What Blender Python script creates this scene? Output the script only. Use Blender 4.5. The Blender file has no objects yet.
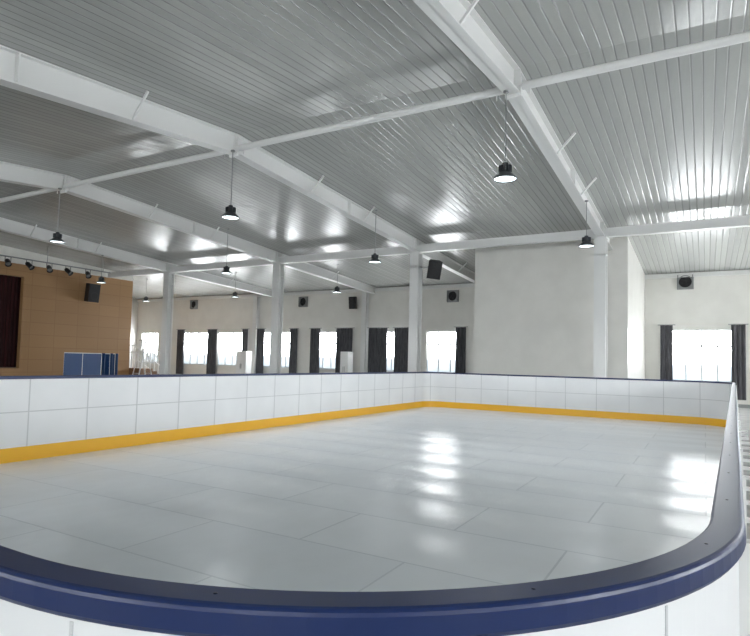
import bpy, math, random
from mathutils import Vector, Matrix
random.seed(3)
C = 1.53   # eye height; several heights were surveyed relative to it
scn = bpy.context.scene
scn.view_settings.view_transform = 'Standard'
scn.view_settings.look = 'None'
scn.view_settings.exposure = 0.0

# ------------------------------------------------------------ materials
def mat(name, col, rough=0.5, metal=0.0, emit=None, estr=0.0, spec=0.5):
    m = bpy.data.materials.new(name); m.use_nodes = True
    b = m.node_tree.nodes['Principled BSDF']
    b.inputs['Base Color'].default_value = (*col, 1)
    b.inputs['Roughness'].default_value = rough
    b.inputs['Metallic'].default_value = metal
    b.inputs['Specular IOR Level'].default_value = spec
    if emit:
        b.inputs['Emission Color'].default_value = (*emit, 1)
        b.inputs['Emission Strength'].default_value = estr
    return m
def N(m, t, **kw):
    n = m.node_tree.nodes.new(t)
    for k, v in kw.items(): setattr(n, k, v)
    return n
def L(m, a, b): m.node_tree.links.new(a, b)
def bsdf(m): return m.node_tree.nodes['Principled BSDF']
def math_n(m, op, a, b=None):
    n = N(m, 'ShaderNodeMath', operation=op)
    for i, v in enumerate((a, b)):
        if v is None: continue
        if isinstance(v, (int, float)): n.inputs[i].default_value = v
        else: L(m, v, n.inputs[i])
    return n.outputs[0]
def noisy(m, c1, c2, scale=3.0, vec_scale=None, detail=4, bump=0.0):
    tc = N(m, 'ShaderNodeTexCoord'); src = tc.outputs['Object']
    if vec_scale:
        mp = N(m, 'ShaderNodeMapping'); mp.inputs['Scale'].default_value = vec_scale
        L(m, src, mp.inputs['Vector']); src = mp.outputs[0]
    nz = N(m, 'ShaderNodeTexNoise'); nz.inputs['Scale'].default_value = scale; nz.inputs['Detail'].default_value = detail
    L(m, src, nz.inputs['Vector'])
    r = N(m, 'ShaderNodeValToRGB'); r.color_ramp.elements[0].position = .35; r.color_ramp.elements[1].position = .65
    r.color_ramp.elements[0].color = (*c1, 1); r.color_ramp.elements[1].color = (*c2, 1)
    L(m, nz.outputs['Fac'], r.inputs['Fac']); L(m, r.outputs[0], bsdf(m).inputs['Base Color'])
    if bump:
        bp = N(m, 'ShaderNodeBump'); bp.inputs['Strength'].default_value = bump; bp.inputs['Distance'].default_value = .02
        L(m, nz.outputs['Fac'], bp.inputs['Height']); L(m, bp.outputs[0], bsdf(m).inputs['Normal'])
    return m

M_wall = noisy(mat('cream_plaster', (.74, .72, .67), .33), (.74, .73, .69), (.79, .78, .74), 1.2)
M_white = mat('white_paint_steel', (.76, .765, .755), .42)
M_white_pl = noisy(mat('white_hdpe_panel', (.8, .81, .82), .35), (.79, .80, .81), (.85, .86, .87), .9)
M_seam = mat('panel_joint_grey', (.60, .61, .62), .6)
M_blue = mat('blue_hdpe_cap', (.004, .017, .085), .34)
M_yellow = mat('yellow_kickplate', (.92, .50, .03), .35)
M_screw = mat('dark_screw', (.006, .01, .03), .4, .3)
M_dark = mat('black_plastic', (.012, .012, .014), .5)
M_grille = mat('speaker_grille', (.03, .03, .032), .7, .3)
M_grey = mat('grey_metal', (.28, .29, .29), .4, .5)
M_cond = mat('aluminium_heatsink', (.10, .11, .12), .35, .6)
M_lamp = mat('lamp_diffuser', (.9, .95, 1), .3, emit=(.85, .95, 1), estr=3.0)
M_curt = noisy(mat('grey_curtain_cloth', (.07, .07, .08), .9), (.06, .06, .068), (.11, .11, .12), 8, (4, 4, .3))
M_red = noisy(mat('dark_red_velvet', (.03, .004, .005), .9), (.02, .003, .004), (.05, .006, .008), 3, (3, 3, .2))
M_concrete = noisy(mat('concrete_floor', (.3, .3, .29), .55), (.24, .24, .23), (.34, .34, .33), 2.2, detail=8)
M_pvcframe = mat('white_window_frame', (.75, .77, .78), .35)
M_bluetab = mat('blue_table_top', (.015, .06, .18), .4)
M_stagefl = noisy(mat('stage_boards', (.2, .1, .05), .4), (.16, .08, .04), (.24, .13, .06), 3, (1, 8, 1))

# brown panelled wall
M_brown = mat('brown_acoustic_panels', (.42, .24, .1), .5)
tc = N(M_brown, 'ShaderNodeTexCoord')
sx = N(M_brown, 'ShaderNodeSeparateXYZ'); L(M_brown, tc.outputs['Object'], sx.inputs[0])
cx = N(M_brown, 'ShaderNodeCombineXYZ'); L(M_brown, sx.outputs['Y'], cx.inputs[0]); L(M_brown, sx.outputs['Z'], cx.inputs[1])
br = N(M_brown, 'ShaderNodeTexBrick'); br.offset = 0
br.inputs['Color1'].default_value = (.33, .185, .08, 1); br.inputs['Color2'].default_value = (.36, .205, .09, 1)
br.inputs['Mortar'].default_value = (.29, .16, .068, 1); br.inputs['Scale'].default_value = 1
br.inputs['Brick Width'].default_value = 1.2; br.inputs['Row Height'].default_value = .6; br.inputs['Mortar Size'].default_value = .015
L(M_brown, cx.outputs[0], br.inputs['Vector']); L(M_brown, br.outputs['Color'], bsdf(M_brown).inputs['Base Color'])

# ceiling sheets : ribs running down the slope (along Y)
M_ceil = mat('ribbed_ceiling_sheet', (.42, .43, .42), .24)
tc = N(M_ceil, 'ShaderNodeTexCoord'); sx = N(M_ceil, 'ShaderNodeSeparateXYZ'); L(M_ceil, tc.outputs['Object'], sx.inputs[0])
fx = math_n(M_ceil, 'FRACT', math_n(M_ceil, 'MULTIPLY', sx.outputs['X'], 1/0.18))
tri = math_n(M_ceil, 'ABSOLUTE', math_n(M_ceil, 'SUBTRACT', fx, .5))          # .5 at joint
groove = N(M_ceil, 'ShaderNodeMapRange'); L(M_ceil, tri, groove.inputs[0])
groove.inputs[1].default_value = .40; groove.inputs[2].default_value = .5; groove.inputs[3].default_value = 1; groove.inputs[4].default_value = 0
nz = N(M_ceil, 'ShaderNodeTexNoise'); nz.inputs['Scale'].default_value = 1.0; nz.inputs['Detail'].default_value = 3
mp = N(M_ceil, 'ShaderNodeMapping'); mp.inputs['Scale'].default_value = (3.5, .6, 1); L(M_ceil, tc.outputs['Object'], mp.inputs[0]); L(M_ceil, mp.outputs[0], nz.inputs['Vector'])
hsum = math_n(M_ceil, 'ADD', math_n(M_ceil, 'MULTIPLY', groove.outputs[0], .8), math_n(M_ceil, 'MULTIPLY', nz.outputs['Fac'], 2.4))
bp = N(M_ceil, 'ShaderNodeBump'); bp.inputs['Strength'].default_value = .6; bp.inputs['Distance'].default_value = .012
L(M_ceil, hsum, bp.inputs['Height']); L(M_ceil, bp.outputs[0], bsdf(M_ceil).inputs['Normal'])
# slight sheet-to-sheet tone variation
fl = math_n(M_ceil, 'FLOOR', math_n(M_ceil, 'MULTIPLY', sx.outputs['X'], 1/0.18))
wn_ = N(M_ceil, 'ShaderNodeTexWhiteNoise', noise_dimensions='1D'); L(M_ceil, fl, wn_.inputs['W'])
tone = N(M_ceil, 'ShaderNodeMix', data_type='RGBA'); L(M_ceil, wn_.outputs['Value'], tone.inputs[0])
tone.inputs[6].default_value = (.405, .415, .40, 1); tone.inputs[7].default_value = (.465, .475, .455, 1)
mx = N(M_ceil, 'ShaderNodeMix', data_type='RGBA'); L(M_ceil, groove.outputs[0], mx.inputs[0])
mx.inputs[6].default_value = (.26, .265, .255, 1); L(M_ceil, tone.outputs[2], mx.inputs[7])
L(M_ceil, mx.outputs[2], bsdf(M_ceil).inputs['Base Color'])

# synthetic ice
M_ice = mat('synthetic_ice', (.8, .82, .84), .27)
tc = N(M_ice, 'ShaderNodeTexCoord')
br = N(M_ice, 'ShaderNodeTexBrick'); br.offset = .5
br.inputs['Color1'].default_value = (.815, .865, .91, 1); br.inputs['Color2'].default_value = (.865, .91, .95, 1)
br.inputs['Mortar'].default_value = (.69, .74, .79, 1); br.inputs['Scale'].default_value = 1
br.inputs['Brick Width'].default_value = 2.0; br.inputs['Row Height'].default_value = 1.0; br.inputs['Mortar Size'].default_value = .009
L(M_ice, tc.outputs['Object'], br.inputs['Vector']); L(M_ice, br.outputs['Color'], bsdf(M_ice).inputs['Base Color'])
nz = N(M_ice, 'ShaderNodeTexNoise'); nz.inputs['Scale'].default_value = .7; nz.inputs['Detail'].default_value = 1
L(M_ice, tc.outputs['Object'], nz.inputs['Vector'])
nz3 = N(M_ice, 'ShaderNodeTexNoise'); nz3.inputs['Scale'].default_value = 2.6; nz3.inputs['Detail'].default_value = 1
L(M_ice, tc.outputs['Object'], nz3.inputs['Vector'])
sx = N(M_ice, 'ShaderNodeSeparateXYZ'); L(M_ice, tc.outputs['Object'], sx.inputs[0])
wave = math_n(M_ice, 'SINE', math_n(M_ice, 'MULTIPLY', sx.outputs['Y'], 2*math.pi/1.0))
hs = math_n(M_ice, 'ADD', math_n(M_ice, 'MULTIPLY', wave, .75), math_n(M_ice, 'MULTIPLY', nz.outputs['Fac'], 3.5))
hs = math_n(M_ice, 'ADD', hs, math_n(M_ice, 'MULTIPLY', nz3.outputs['Fac'], 1.3))
hs = math_n(M_ice, 'SUBTRACT', hs, math_n(M_ice, 'MULTIPLY', br.outputs['Fac'], .25))
bp = N(M_ice, 'ShaderNodeBump'); bp.inputs['Strength'].default_value = 1; bp.inputs['Distance'].default_value = .0055
L(M_ice, hs, bp.inputs['Height']); L(M_ice, bp.outputs[0], bsdf(M_ice).inputs['Normal'])

# overexposed daylight glazing
M_glass = mat('daylit_glazing', (.8, .85, .9), .1, emit=(1, 1, 1), estr=29)
tc = N(M_glass, 'ShaderNodeTexCoord'); sx = N(M_glass, 'ShaderNodeSeparateXYZ'); L(M_glass, tc.outputs['Object'], sx.inputs[0])
r = N(M_glass, 'ShaderNodeValToRGB'); mr = N(M_glass, 'ShaderNodeMapRange'); L(M_glass, sx.outputs['Z'], mr.inputs[0])
mr.inputs[1].default_value = 1.0; mr.inputs[2].default_value = 3.2; L(M_glass, mr.outputs[0], r.inputs['Fac'])
r.color_ramp.elements[0].color = (.017, .021, .023, 1); r.color_ramp.elements[1].color = (.95, .98, 1, 1)
r.color_ramp.elements[1].position = .55; e = r.color_ramp.elements.new(.3); e.color = (.036, .040, .044, 1)
L(M_glass, r.outputs[0], bsdf(M_glass).inputs['Emission Color'])

# ------------------------------------------------------------ mesh builder
class MB:
    def __init__(s, name, mats):
        s.name, s.mats, s.v, s.f, s.mi, s.sm = name, mats, [], [], [], []
    def add(s, verts, faces, m=0, smooth=False, M=None):
        o = len(s.v)
        for p in verts:
            p = Vector(p); s.v.append(M @ p if M else p)
        for f in faces:
            s.f.append([i+o for i in f]); s.mi.append(m); s.sm.append(smooth)
    def hexa(s, b, t, m=0, M=None):
        s.add(list(b)+list(t), [(3,2,1,0),(4,5,6,7),(0,1,5,4),(1,2,6,5),(2,3,7,6),(3,0,4,7)], m, False, M)
    def box(s, x0, x1, y0, y1, z0, z1, m=0, M=None):
        s.hexa([(x0,y0,z0),(x1,y0,z0),(x1,y1,z0),(x0,y1,z0)], [(x0,y0,z1),(x1,y0,z1),(x1,y1,z1),(x0,y1,z1)], m, M)
    def slope(s, x0, x1, y0, y1, b0, t0, b1, t1, m=0):
        s.hexa([(x0,y0,b0),(x1,y0,b0),(x1,y1,b1),(x0,y1,b1)], [(x0,y0,t0),(x1,y0,t0),(x1,y1,t1),(x0,y1,t1)], m)
    def bar(s, p, q, r, m=0, n=10, smooth=True):
        p, q = Vector(p), Vector(q); d = (q-p).normalized()
        a = d.orthogonal().normalized(); b = d.cross(a)
        vs = []
        for c in (p, q):
            for i in range(n):
                t = 2*math.pi*i/n; vs.append(c + a*math.cos(t)*r + b*math.sin(t)*r)
        s.add(vs, [(i, (i+1)%n, n+(i+1)%n, n+i) for i in range(n)], m, smooth)
        s.add(vs, [tuple(range(n))[::-1], tuple(range(n, 2*n))], m)
    def flat(s, p, q, w, t, m=0):
        """rectangular bar from p to q, w x t"""
        p, q = Vector(p), Vector(q); d = (q-p).normalized()
        a = d.cross(Vector((0,0,1)))
        a = a.normalized() if a.length > 1e-4 else Vector((1,0,0))
        b = d.cross(a)
        c = [a*w/2+b*t/2, -a*w/2+b*t/2, -a*w/2-b*t/2, a*w/2-b*t/2]
        s.hexa([p+k for k in c], [q+k for k in c], m)
    def rev(s, prof, m=0, n=28, M=None, smooth=True):
        vs = []
        for r, z in prof:
            for i in range(n):
                t = 2*math.pi*i/n; vs.append((r*math.cos(t), r*math.sin(t), z))
        fs = []
        for k in range(len(prof)-1):
            for i in range(n):
                j = (i+1)%n; fs.append((k*n+i, k*n+j, (k+1)*n+j, (k+1)*n+i))
        s.add(vs, fs, m, smooth, M)
    def sweep(s, path, sec, m=0, closed=True, smooth=False):
        """path: list of (pos2d, normal2d); sec: list of (d,z) closed polygon"""
        k = len(sec); n = len(path); vs = []
        for p, nn in path:
            for d, z in sec: vs.append((p[0]+nn[0]*d, p[1]+nn[1]*d, z))
        fs = []
        for i in range(n if closed else n-1):
            j = (i+1)%n
            for a in range(k):
                b = (a+1)%k; fs.append((i*k+a, j*k+a, j*k+b, i*k+b))
        s.add(vs, fs, m, smooth)
    def build(s, parent=None, loc=None):
        me = bpy.data.meshes.new(s.name)
        me.from_pydata([tuple(v) for v in s.v], [], s.f)
        for m in s.mats: me.materials.append(m)
        me.polygons.foreach_set('material_index', s.mi)
        me.polygons.foreach_set('use_smooth', s.sm)
        me.update()
        import bmesh
        bm = bmesh.new(); bm.from_mesh(me); bmesh.ops.recalc_face_normals(bm, faces=bm.faces); bm.to_mesh(me); bm.free()
        ob = bpy.data.objects.new(s.name, me); scn.collection.objects.link(ob)
        if loc: ob.location = loc
        if parent: ob.parent = parent
        return ob

# ------------------------------------------------------------ room shell
X0, X1, Y0, Y1 = -36.5, 8.5, -9.0, 28.0
YR, YC = 9.7, 19.5
def ceil_z(y):
    return C + (5.2 - .09*(YR-y) if y < YR else 5.2 - .058*(y-YR))
def raft_b(y):
    pts = [(-9, 3.0), (0, 3.72), (YR, 4.74), (YC, 4.17), (28, 3.78)]
    for (a, za), (b, zb) in zip(pts, pts[1:]):
        if a <= y <= b: return C + za + (zb-za)*(y-a)/(b-a)

f = MB('floor', [M_concrete]); f.box(X0-.3, X1+.3, Y0-.3, Y1+.3, -.2, -.02); f.build()
c = MB('ceiling', [M_ceil])
c.slope(X0-.3, X1+.3, Y0-.3, YR, ceil_z(Y0-.3), ceil_z(Y0-.3)+.15, ceil_z(YR), ceil_z(YR)+.15)
c.slope(X0-.3, X1+.3, YR, Y1+.3, ceil_z(YR), ceil_z(YR)+.15, ceil_z(Y1+.3), ceil_z(Y1+.3)+.15)
c.build()

ZB, ZT = 1.0, 3.2
wn = [0]
def make_window(along, a0, a1, pos, sgn, zb=ZB, zt=ZT):
    """along 'x': wall normal is y (sgn = direction into the room)"""
    wn[0] += 1
    w = MB('window_%d' % wn[0], [M_pvcframe, M_glass])
    def bx(u0, u1, d0, d1, z0, z1, m):
        d0, d1 = sorted((pos - sgn*d0, pos - sgn*d1))
        if along == 'x': w.box(u0, u1, d0, d1, z0, z1, m)
        else: w.box(d0, d1, u0, u1, z0, z1, m)
    bx(a0, a1, .13, .14, zb, zt, 1)
    t = .06
    bx(a0, a0+t, .06, .13, zb, zt, 0); bx(a1-t, a1, .06, .13, zb, zt, 0)
    bx(a0, a1, .06, .13, zb, zb+t, 0); bx(a0, a1, .06, .13, zt-t, zt, 0)
    zm = zb + (zt-zb)*.68
    bx(a0, a1, .06, .13, zm-.035, zm+.035, 0)
    n = max(1, round((a1-a0)/.62))
    for i in range(1, n):
        u = a0 + (a1-a0)*i/n; bx(u-.03, u+.03, .07, .13, zb, zt, 0)
    bx(a0-.05, a1+.05, -.06, .13, zb-.05, zb, 0)
    w.build()

def wall_with_windows(name, along, lo, hi, pos, sgn, wins, ztop, zb=ZB, zt=ZT):
    w = MB(name, [M_wall])
    out = pos - sgn*.24; d0, d1 = sorted((pos, out))
    def bx(u0, u1, z0, z1):
        if u1-u0 < 1e-3: return
        if along == 'x': w.box(u0, u1, d0, d1, z0, z1)
        else: w.box(d0, d1, u0, u1, z0, z1)
    cur = lo
    for a0, a1 in sorted(wins):
        bx(cur, a0, -.02, ztop); bx(a0, a1, -.02, zb-.05); bx(a0, a1, zt, ztop); cur = a1
    bx(cur, hi, -.02, ztop)
    w.build()
    for a0, a1 in sorted(wins): make_window(along, a0, a1, pos, sgn, zb, zt)

back = [(-36.0, -34.2), (-31.6, -28.9), (-28.3, -25.7), (-24.4, -21.9), (-20.3, -18.0), (-16.2, -14.0), (-12.95, -10.9), (-1.3, 1.05), (4.2, 6.6)]
wall_with_windows('wall_back', 'x', X0, X1, Y1, -1, back, ceil_z(Y1)+.02)
side = [(-6, -3), (0, 3), (6, 9), (12, 15), (18, 21), (23.5, 26.5)]
wall_with_windows('wall_right', 'y', Y0, Y1, X1, -1, side, C+5.3)
front = [(-33+i*6.7, -30+i*6.7) for i in range(6)]
wall_with_windows('wall_front', 'x', X0, X1, Y0, 1, front, ceil_z(Y0)+.02)
wall_with_windows('wall_left', 'y', Y0, Y1, X0, 1, [], C+5.3)

b = MB('trim_1', [M_white]); b.box(X0, X1, Y1-.12, Y1, ceil_z(Y1)-.2, ceil_z(Y1)-.02); b.build()
bb = MB('baseboard_back', [M_grey]); bb.box(X0, X1, Y1-.02, Y1, -.02, .12); bb.build()

# partition room in the back corner
p = MB('wall_partition', [M_wall, M_white])
zc = lambda y: ceil_z(y)+.02
p.slope(-7.85, -2.3, 21.4, Y1, -.02, zc(21.4), -.02, zc(Y1))
p.box(-7.87, -2.28, 21.37, 21.41, -.02, .12, 1)
p.build()

# ------------------------------------------------------------ steel frames
FX = [4.0, -2.9, -9.5, -16.2, -23.2]
for k, x in enumerate(FX):
    r = MB('steel_roof_rafter', [M_white, M_grey])
    ys = [-8.98, 0, YR, YC, 27.98]
    for ya, yb in zip(ys, ys[1:]):
        ba, bb_, ta, tb = raft_b(ya), raft_b(yb), ceil_z(ya)-.003, ceil_z(yb)-.003
        r.slope(x-.012, x+.012, ya, yb, ba, ta, bb_, tb)
        r.slope(x-.13, x+.13, ya, yb, ba, ba+.025, bb_, bb_+.025)
        r.slope(x-.11, x+.11, ya, yb, ta-.02, ta, tb-.02, tb)
    for y in (0, 4.8, YR, 14.6, YC-.22, YC+.22):
        r.box(x-.125, x+.125, y-.012, y+.012, raft_b(y), ceil_z(y)-.02)
    r.box(x-.14, x+.14, YR-.03, YR+.03, raft_b(YR)-.06, raft_b(YR)+.3)
    for y in (2.2, 6.9, 12.6, 15.4, 23.5):
        if k and not (x == -2.9 and y > 20):
            r.flat((x+.1, y, raft_b(y)+.03), (x+.50, y, ceil_z(y)-.01), .04, .04)
    r.build()
    c = MB('steel_column', [M_white])
    z1 = raft_b(YC)
    def hcol(c, x, y, w, d, z1):
        c.box(x-w/2, x+w/2, y-d/2, y-d/2+.03, -.02, z1); c.box(x-w/2, x+w/2, y+d/2-.03, y+d/2, -.02, z1)
        c.box(x-.03, x+.03, y-d/2+.02, y+d/2-.02, -.02, z1)
        c.box(x-w/2-.03, x+w/2+.03, y-d/2-.03, y+d/2+.03, -.02, .02)
        c.box(x-w/2-.02, x+w/2+.02, y-d/2-.02, y+d/2+.02, z1-.05, z1)
        c.box(x-w/2, x+w/2, y-d/2, y+d/2, z1-.6, z1-.57)
    hcol(c, x, YC, .36, .36, z1); c.build()
    if x < -10:
        c = MB('steel_column', [M_white]); xx = x - .5 if x > -20 else x-1.6
        hcol(c, xx, Y1-.22, .3, .3, ceil_z(Y1)-.22); c.build()

t = MB('ridge_tie_tube', [M_white]); zt_ = C+4.86
for a, b_ in zip(FX, FX[1:]+[-28.2]): t.bar((a-.16, YR, zt_), (b_+.16, YR, zt_), .07, n=14)
for x in FX:
    for s in (-1, 1):
        t.flat((x+s*.02, YR, zt_), (x+s*.2, YR, zt_), .16, .012)
        t.bar((x+s*.3, YR, zt_-.17), (x+s*.3, YR, zt_-.02), .012)
t.build()
t = MB('column_tie_beam', [M_white]); zt_ = C+4.3
for a, b_ in zip([X1+.3]+FX, FX+[-28.0]):
    t.box(b_+.02, a-.02, YC-.06, YC+.06, zt_-.13, zt_+.12)
    t.box(b_+.02, a-.02, YC-.12, YC+.12, zt_-.145, zt_-.13)
    t.box(b_+.02, a-.02, YC-.12, YC+.12, zt_+.12, zt_+.135)
t.build()

# ------------------------------------------------------------ rink
RX0, RX1, RY0, RY1, R = -8.36, .01, .555, 18.27, 1.0
path = []
def arc(xe, ye, sx_, sy_, R, a0):
    cx, cy = xe-sx_*R, ye-sy_*R
    for i in range(37):
        a = a0 + math.pi/2*i/36
        path.append(((cx+R*math.cos(a), cy+R*math.sin(a)), (math.cos(a), math.sin(a))))
SK = .034     # the right-hand side runs slightly outwards
arc(RX1+SK*(RY1-RY0), RY1, 1, 1, .9, 0); arc(RX0, RY1, -1, 1, .5, math.pi/2)
arc(RX0, RY0, -1, -1, 1.0, math.pi); arc(RX1, RY0, 1, -1, 1.0, 1.5*math.pi)
# arclength sampling
pl = path + [path[0]]
cum = [0]
for (a, _), (b_, _) in zip(pl, pl[1:]): cum.append(cum[-1] + math.hypot(a[0]-b_[0], a[1]-b_[1]))
def at(s):
    s %= cum[-1]
    for i in range(len(cum)-1):
        if cum[i] <= s <= cum[i+1] and cum[i+1] > cum[i]:
            t = (s-cum[i])/(cum[i+1]-cum[i]); (p, n), (q, m) = pl[i], pl[i+1]
            nn = Vector((n[0]+(m[0]-n[0])*t, n[1]+(m[1]-n[1])*t)).normalized()
            return (p[0]+(q[0]-p[0])*t, p[1]+(q[1]-p[1])*t), nn
ice = MB('ice_rink_surface', [M_ice])
n = len(path)
ice.add([(p[0]+q[0]*.012, p[1]+q[1]*.012, 0) for p, q in path] + [(p[0]+q[0]*.012, p[1]+q[1]*.012, -.02) for p, q in path],
        [tuple(range(n)), tuple(range(n, 2*n))[::-1]] + [(i, (i+1)%n, n+(i+1)%n, n+i) for i in range(n)])
ice.build()

root = bpy.data.objects.new('rink_dasher_board', None); scn.collection.objects.link(root)
d = MB('white_panels', [M_white_pl, M_seam, M_white])
d.sweep(path, [(.014, .0), (.022, .0), (.022, 1.16), (.014, 1.16)], 0)
d.sweep(path, [(.011, .685), (.014, .685), (.014, .70), (.011, .70)], 1)
d.sweep(path, [(.048, .0), (.053, .0), (.053, 1.156), (.048, 1.156)], 0)
for z in (.02, .55, 1.11):
    d.sweep(path, [(.022, z), (.046, z), (.046, z+.04), (.022, z+.04)], 2)
pitch = cum[-1]/round(cum[-1]/.9)
def at_box(mb, s, hw, d0, d1, z0, z1, m):
    p, q = at(s); tx = Vector((-q[1], q[0]))
    P = Vector(p); q = Vector(q)
    cs = [P+tx*(-hw)+q*d0, P+tx*hw+q*d0, P+tx*hw+q*d1, P+tx*(-hw)+q*d1]
    mb.hexa([(v.x, v.y, z0) for v in cs], [(v.x, v.y, z1) for v in cs], m)
for i in range(round(cum[-1]/pitch)):
    s = i*pitch + .35
    at_box(d, s, .009, .011, .0145, .2, 1.16, 1)
    at_box(d, s, .02, .022, .047, .0, 1.15, 2)
    at_box(d, s+.04, .02, .052, .080, .0, 1.145, 2)      # outside posts
    at_box(d, s+.04, .02, .080, .30, .0, .05, 2)
    at_box(d, s+.45, .003, .052, .0545, .0, 1.145, 1)
d.sweep(path, [(.053, .62), (.066, .62), (.066, .66), (.053, .66)], 2)
d.build(root)
k = MB('yellow_kick_strip', [M_yellow]); k.sweep(path, [(.008, .0), (.014, .0), (.014, .19), (.012, .20), (.008, .19)]); k.build(root)
cp = MB('blue_cap_rail', [M_blue, M_screw])
cp.sweep(path, [(0, 1.158), (0, 1.194), (.002, 1.198), (.006, 1.2), (.056, 1.2), (.0605, 1.1985), (.064, 1.195), (.066, 1.190), (.067, 1.162), (.062, 1.154), (.005, 1.154)], smooth=False)
s = .12
while s < cum[-1]:
    p, q = at(s); x, y = p[0]+q[0]*.03, p[1]+q[1]*.03
    cp.rev([(.0001, 1.201), (.0025, 1.201), (.0035, 1.2)], 1, 10, Matrix.Translation((x, y, 0)))
    s += .45
cp.build(root)

# ------------------------------------------------------------ lamps
def lamp(x, y, zr=3.27):
    z = C+zr; e = bpy.data.objects.new('pendant_high_bay_lamp', None); scn.collection.objects.link(e); e.location = (x, y, z)
    onr = any(abs(x-fx) < .3 for fx in FX)
    top = (raft_b(y) if onr else ceil_z(y)) - z
    m = MB('lamp_body', [M_cond, M_grey, M_lamp])
    m.rev([(.0001, .17), (.05, .17), (.055, .13), (.075, .12), (.075, .02), (.10, 0), (.20, -.09), (.205, -.115), (.19, -.115), (.185, -.09)], 0)
    for i in range(16):
        a = math.pi*2*i/16; m.box(.06, .115, -.004, .004, .015, .125, 0, Matrix.Rotation(a, 4, 'Z'))
    m.rev([(.188, -.10), (.0001, -.103)], 2)
    m.bar((0, 0, .16), (0, 0, top), .010, 1, 8)
    m.rev([(.0001, top), (.05, top), (.05, top-.03), (.0001, top-.03)], 1)
    m.build(e)
    ld = bpy.data.lights.new('lamp_light', 'SPOT'); ld.energy = 235; ld.color = (.93, .97, 1); ld.spot_size = math.radians(150); ld.spot_blend = .6; ld.shadow_soft_size = .15
    lo = bpy.data.objects.new('lamp_light', ld); scn.collection.objects.link(lo); lo.parent = e; lo.location = (0, 0, -.14)
for x in (-2.95, -9.3, -15.95, -23.1): lamp(x, 9.45)
for x in (-2.7, -9.15, -15.6, -23.1): lamp(x, 15.75)
for x in (-14.9, -21.3, -28.3): lamp(x, 22.2)

# ------------------------------------------------------------ curtains
def curtain(x0, x1, y=27.82, z0=.3, z1=3.38, name='window_curtain', mt=None, axis='x'):
    m = MB(name, [mt or M_curt, M_grey]); nn = max(16, int((x1-x0)*40)); vs = []
    for zi, z in enumerate((z0, (z0+z1)/2, z1)):
        for i in range(nn+1):
            u = x0+(x1-x0)*i/nn; o = .045*math.sin((u-x0)*2*math.pi/.17)*(1.1-.3*zi/2)
            vs.append((u, y+o, z) if axis == 'x' else (y+o, u, z))
    fs = [(r*(nn+1)+i, r*(nn+1)+i+1, (r+1)*(nn+1)+i+1, (r+1)*(nn+1)+i) for r in range(2) for i in range(nn)]
    m.add(vs, fs, 0, True)
    if axis == 'x': m.bar((x0-.1, y, z1+.02), (x1+.1, y, z1+.02), .018, 1)
    else: m.bar((y, x0-.1, z1+.02), (y, x1+.1, z1+.02), .018, 1)
    return m.build()
for a, b_ in [(-32.0,-31.3),(-29.05,-28.2),(-25.95,-25.45),(-24.7,-24.05),(-22.05,-21.5),(-20.5,-19.8),(-18.65,-17.5),(-16.45,-15.25),(-14.8,-13.75),(-11.2,-10.65),(-1.68,-1.2),(.94,1.45)]:
    curtain(a, b_)

# ------------------------------------------------------------ exhaust fans & speakers
def fan(x, z, y=Y1):
    m = MB('exhaust_fan', [M_grey, M_dark]); r = .24
    m.box(x-.32, x+.32, y-.03, y, z-.32, z+.32, 0)
    M = Matrix.Translation((x, y-.03, z)) @ Matrix.Rotation(math.pi/2, 4, 'X')
    m.rev([(.28, 0), (.28, .13), (.25, .13), (.25, .01)], 0, 28, M)
    m.rev([(.25, .01), (.0001, .01)], 1, 28, M)
    m.rev([(.06, .02), (.06, .09), (.0001, .09)], 1, 16, M)
    for i in range(5):
        R_ = M @ Matrix.Rotation(i*2*math.pi/5, 4, 'Z') @ Matrix.Rotation(.5, 4, 'X')
        m.box(.05, .24, -.05, .05, .045, .052, 1, R_)
    m.box(x-.3, x-.26, y-.16, y-.03, z-.3, z+.3, 0); m.box(x+.26, x+.3, y-.16, y-.03, z-.3, z+.3, 0)
    m.build()
fan(-11.45, C+3.5); fan(-.72, C+3.73); fan(-21.2, C+3.5); fan(-30.6, C+3.6)

def speaker(x, y, z, w, h, dpt, yaw, tilt, anchor=None, roll=0):
    m = MB('wall_loudspeaker', [M_dark, M_grille, M_grey])
    M = Matrix.Translation((x, y, z)) @ Matrix.Rotation(yaw, 4, 'Z') @ Matrix.Rotation(tilt, 4, 'X') @ Matrix.Rotation(roll, 4, 'Y')
    m.hexa([(-w/2,-dpt/2,-h/2),(w/2,-dpt/2,-h/2),(w*.33,dpt/2,-h/2),(-w*.33,dpt/2,-h/2)],
           [(-w/2,-dpt/2,h/2),(w/2,-dpt/2,h/2),(w*.33,dpt/2,h/2),(-w*.33,dpt/2,h/2)], 0, M)
    m.box(-w*.45, w*.45, -dpt/2-.012, -dpt/2, -h*.46, h*.46, 1, M)
    Mr = M @ Matrix.Translation((0, -dpt/2-.012, -h*.18)) @ Matrix.Rotation(math.pi/2, 4, 'X')
    m.rev([(w*.36, 0), (w*.36, .01), (w*.32, .01), (w*.3, 0)], 0, 24, Mr)
    Mh = M @ Matrix.Translation((0, -dpt/2-.012, h*.3)) @ Matrix.Rotation(math.pi/2, 4, 'X')
    m.rev([(w*.14, 0), (w*.14, .01), (w*.1, .01), (w*.09, 0)], 0, 20, Mh)
    if anchor: m.bar(M @ Vector((0, dpt/2, 0)), anchor, .02, 2)
    m.build()
speaker(-8.62, 19.2, C+3.42, .50, .66, .4, .5, .3, (-9.33, 19.5, C+3.6), .12)
speaker(-17.45, 27.7, C+3.3, .4, .7, .35, 0, .1, (-17.45, 28, C+3.35))
speaker(-27.75, 18.4, C+3.2, .6, .95, .5, math.radians(90), .12, (-28.2, 18.4, C+3.2))

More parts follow.
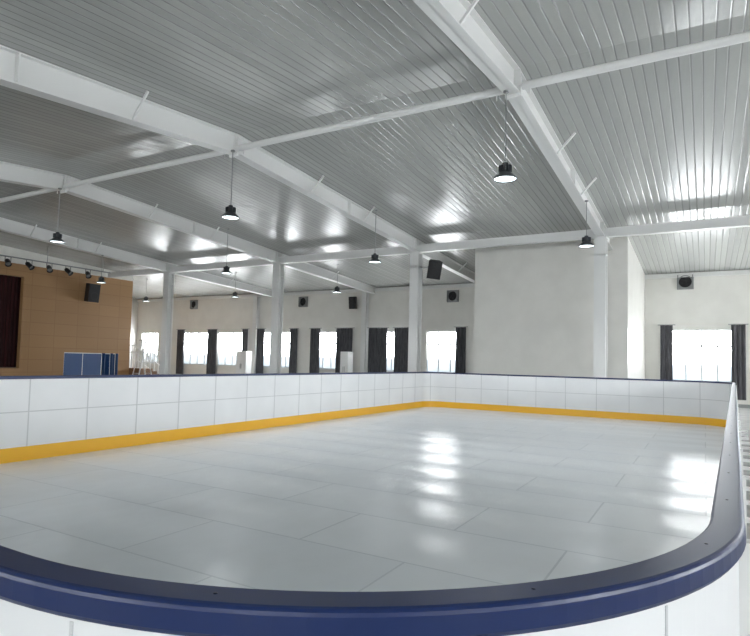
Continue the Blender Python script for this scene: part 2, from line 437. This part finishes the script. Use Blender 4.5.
# ------------------------------------------------------------ stage
SX = -28.2
st = MB('wall_stage_front', [M_brown, M_wall])
zb_ = C+4.2
st.box(SX-.25, SX, 15.2, 21.2, -.02, zb_)
st.box(SX-.25, SX, 3.2, 15.2, C+3.6, zb_)
st.box(SX-.25, SX, -4, 3.2, -.02, zb_)
st.box(SX-.25, SX, 3.2, 15.2, -.02, .78)
st.box(X0+.01, SX-.25, 20.95, 21.2, -.02, zb_)
for a, b_ in ((-4, YR), (YR, 21.2)):
    st.slope(SX-.24, SX-.01, a, b_, zb_, ceil_z(a)+.02, zb_, ceil_z(b_)+.02, 1)
st.slope(X0+.01, SX-.25, 20.96, 21.19, zb_, ceil_z(20.96)+.02, zb_, ceil_z(21.19)+.02, 1)
st.build()
sd = MB('stage_platform', [M_stagefl]); sd.box(X0+.01, SX-.26, -3.9, 20.9, -.02, .8); sd.build()
curtain(3.3, 15.9, SX-.6, .82, C+3.9, 'stage_curtain', M_red, 'y')
# spotlight bar
sp = MB('stage_spotlight_bar', [M_grey, M_dark, M_lamp]); zz = C+4.12
sp.bar((-26, 11.5, zz), (-26, 18.2, zz), .03)
for y in (12, 15, 17.8): sp.bar((-26, y, zz), (-26, y, ceil_z(y)), .015)
for i, y in enumerate((12.2, 13.3, 14.2, 15.1, 16.0, 17.0)):
    M = Matrix.Translation((-26, y, zz-.24)) @ Matrix.Rotation(math.radians(-50), 4, 'Y') @ Matrix.Rotation(.25*(-1)**i, 4, 'X')
    sp.rev([(.0001, .18), (.07, .17), (.1, .1), (.1, -.14), (.13, -.2), (.12, -.2), (.09, -.12)], 1, 18, M)
    sp.rev([(.095, -.13), (.0001, -.13)], 0, 18, M)
    sp.flat((-26, y-.12, zz-.24), (-26, y-.12, zz), .03, .01, 1); sp.flat((-26, y+.12, zz-.24), (-26, y+.12, zz), .03, .01, 1)
sp.build()

# stage steps with white railings
ss = MB('stage_stairs', [M_stagefl, M_white]); ox = -1.0
for i in range(5):
    ss.box(-27.9+ox, -26.4+ox, 21.9+.28*i, 22.18+.28*i, -.02, .8-.16*i)
for x in (-27.85+ox, -26.45+ox):
    for i in range(5):
        y = 22.0+.28*i; ss.bar((x, y, .75-.16*i), (x, y, 2.1-.16*i), .03, 1)
    for dz in (1.25, .9, .55): ss.bar((x, 21.95, .85+dz), (x, 23.2, .85-.72+dz), .03, 1)
ss.box(-28.1+ox, -26.2+ox, 21.22, 21.9, -.02, .8)
for x in (-28.05, -27.1, -26.25): ss.bar((x+ox, 21.28, .8), (x+ox, 21.28, 2.1), .03, 1)
ss.bar((-28.05+ox, 21.28, 2.1), (-26.25+ox, 21.28, 2.1), .03, 1); ss.bar((-28.05+ox, 21.28, 1.7), (-26.25+ox, 21.28, 1.7), .025, 1)
ss.build()

# white A-frame step ladder by the stage steps
ld = MB('step_ladder', [M_white, M_grey])
lx, ly = -26.3, 20.6
for s in (-1, 1):
    ld.flat((lx+s*.28, ly-.5, -.02), (lx+s*.16, ly, 2.35), .07, .03); ld.flat((lx+s*.28, ly+.5, -.02), (lx+s*.16, ly, 2.35), .07, .03)
for i in range(1, 8):
    f_ = i/8.3; w_ = .28-.12*f_
    ld.flat((lx-w_, ly-.5*(1-f_), 2.37*f_), (lx+w_, ly-.5*(1-f_), 2.37*f_), .09, .025)
for i in (2, 4, 6):
    f_ = i/8.3; w_ = .28-.12*f_
    ld.flat((lx-w_, ly+.5*(1-f_), 2.37*f_), (lx+w_, ly+.5*(1-f_), 2.37*f_), .03, .02)
ld.box(lx-.2, lx+.2, ly-.12, ly+.12, 2.33, 2.37, 1)
ld.build()

# ------------------------------------------------------------ folded table-tennis tables
def pp(x, y, yaw):
    m = MB('folded_table_tennis_table', [M_bluetab, M_white, M_dark])
    M = Matrix.Translation((x, y, -.02)) @ Matrix.Rotation(yaw, 4, 'Z')
    for s in (-1, 1):
        m.box(-.76, .76, s*.14-.012, s*.14+.012, .22, 1.6, 0, M)
        m.box(-.76, .76, s*.155-.006, s*.155+.006, .22, .25, 1, M); m.box(-.76, .76, s*.155-.006, s*.155+.006, 1.57, 1.6, 1, M)
        m.box(-.008, .008, s*.155-.004, s*.155+.004, .25, 1.57, 1, M)
        m.box(s*.7-.02, s*.7+.02, -.3, .3, .1, .14, 2, M); m.box(s*.7-.02, s*.7+.02, -.02, .02, .12, .9, 2, M)
        m.box(s*.76-.006 if s > 0 else -.766, .766 if s > 0 else -.754, -.152, -.128, .22, 1.6, 1, M)
        for t in (-1, 1):
            Mw = M @ Matrix.Translation((s*.7, t*.28, .06)) @ Matrix.Rotation(math.pi/2, 4, 'Y')
            m.rev([(.0001, -.02), (.06, -.02), (.06, .02), (.0001, .02)], 2, 16, Mw)
    m.box(-.7, .7, -.02, .02, .6, .64, 2, M)
    m.build()
pp(-21.8, 14.3, .5); pp(-22.3, 15.0, .55); pp(-22.9, 15.7, .5)

# cabinets near the back wall
def cabinet(x, y, w, h, dd, name='white_storage_cabinet', mt=None):
    m = MB(name, [mt or M_white, M_grey])
    m.box(x-w/2, x+w/2, y-dd/2, y+dd/2, .04, h)
    m.box(x-w/2+.03, x+w/2-.03, y-dd/2+.03, y+dd/2-.03, -.02, .04, 1)
    m.box(x-w/2+.02, x-.004, y-dd/2-.018, y-dd/2, .08, h-.03); m.box(x+.004, x+w/2-.02, y-dd/2-.018, y-dd/2, .08, h-.03)
    m.box(x-.05, x-.035, y-dd/2-.04, y-dd/2-.018, h*.45, h*.6, 1); m.box(x+.035, x+.05, y-dd/2-.04, y-dd/2-.018, h*.45, h*.6, 1)
    m.build()
cabinet(-16.9, 26.3, .5, 2.0, .5)
cabinet(-24.6, 26.6, .8, 1.95, .5)

# ------------------------------------------------------------ world + camera
w = bpy.data.worlds.new('sky'); scn.world = w; w.use_nodes = True
bg = w.node_tree.nodes['Background']; bg.inputs[0].default_value = (.75, .85, 1, 1); bg.inputs[1].default_value = 1.0

F = 573.0
v1 = Vector((705-375, -(369-331), -F)).normalized()      # world +Y seen in camera axes
v2 = -Vector((-620-375, -(337-331), -F)).normalized()    # world +X
Xc = (v2 - v1*v2.dot(v1)).normalized(); Yc = v1; Zc = Xc.cross(Yc)
rot = Matrix((Xc, Yc, Zc))          # rows = world axes in camera coords -> cam->world
cam = bpy.data.cameras.new('camera'); co = bpy.data.objects.new('camera', cam); scn.collection.objects.link(co)
co.matrix_world = Matrix.Translation((0, 0, C)) @ rot.to_4x4()
cam.sensor_width = 36; cam.lens = 36*F/750; cam.shift_y = 13/750; cam.clip_start = .02; cam.clip_end = 200
scn.camera = co
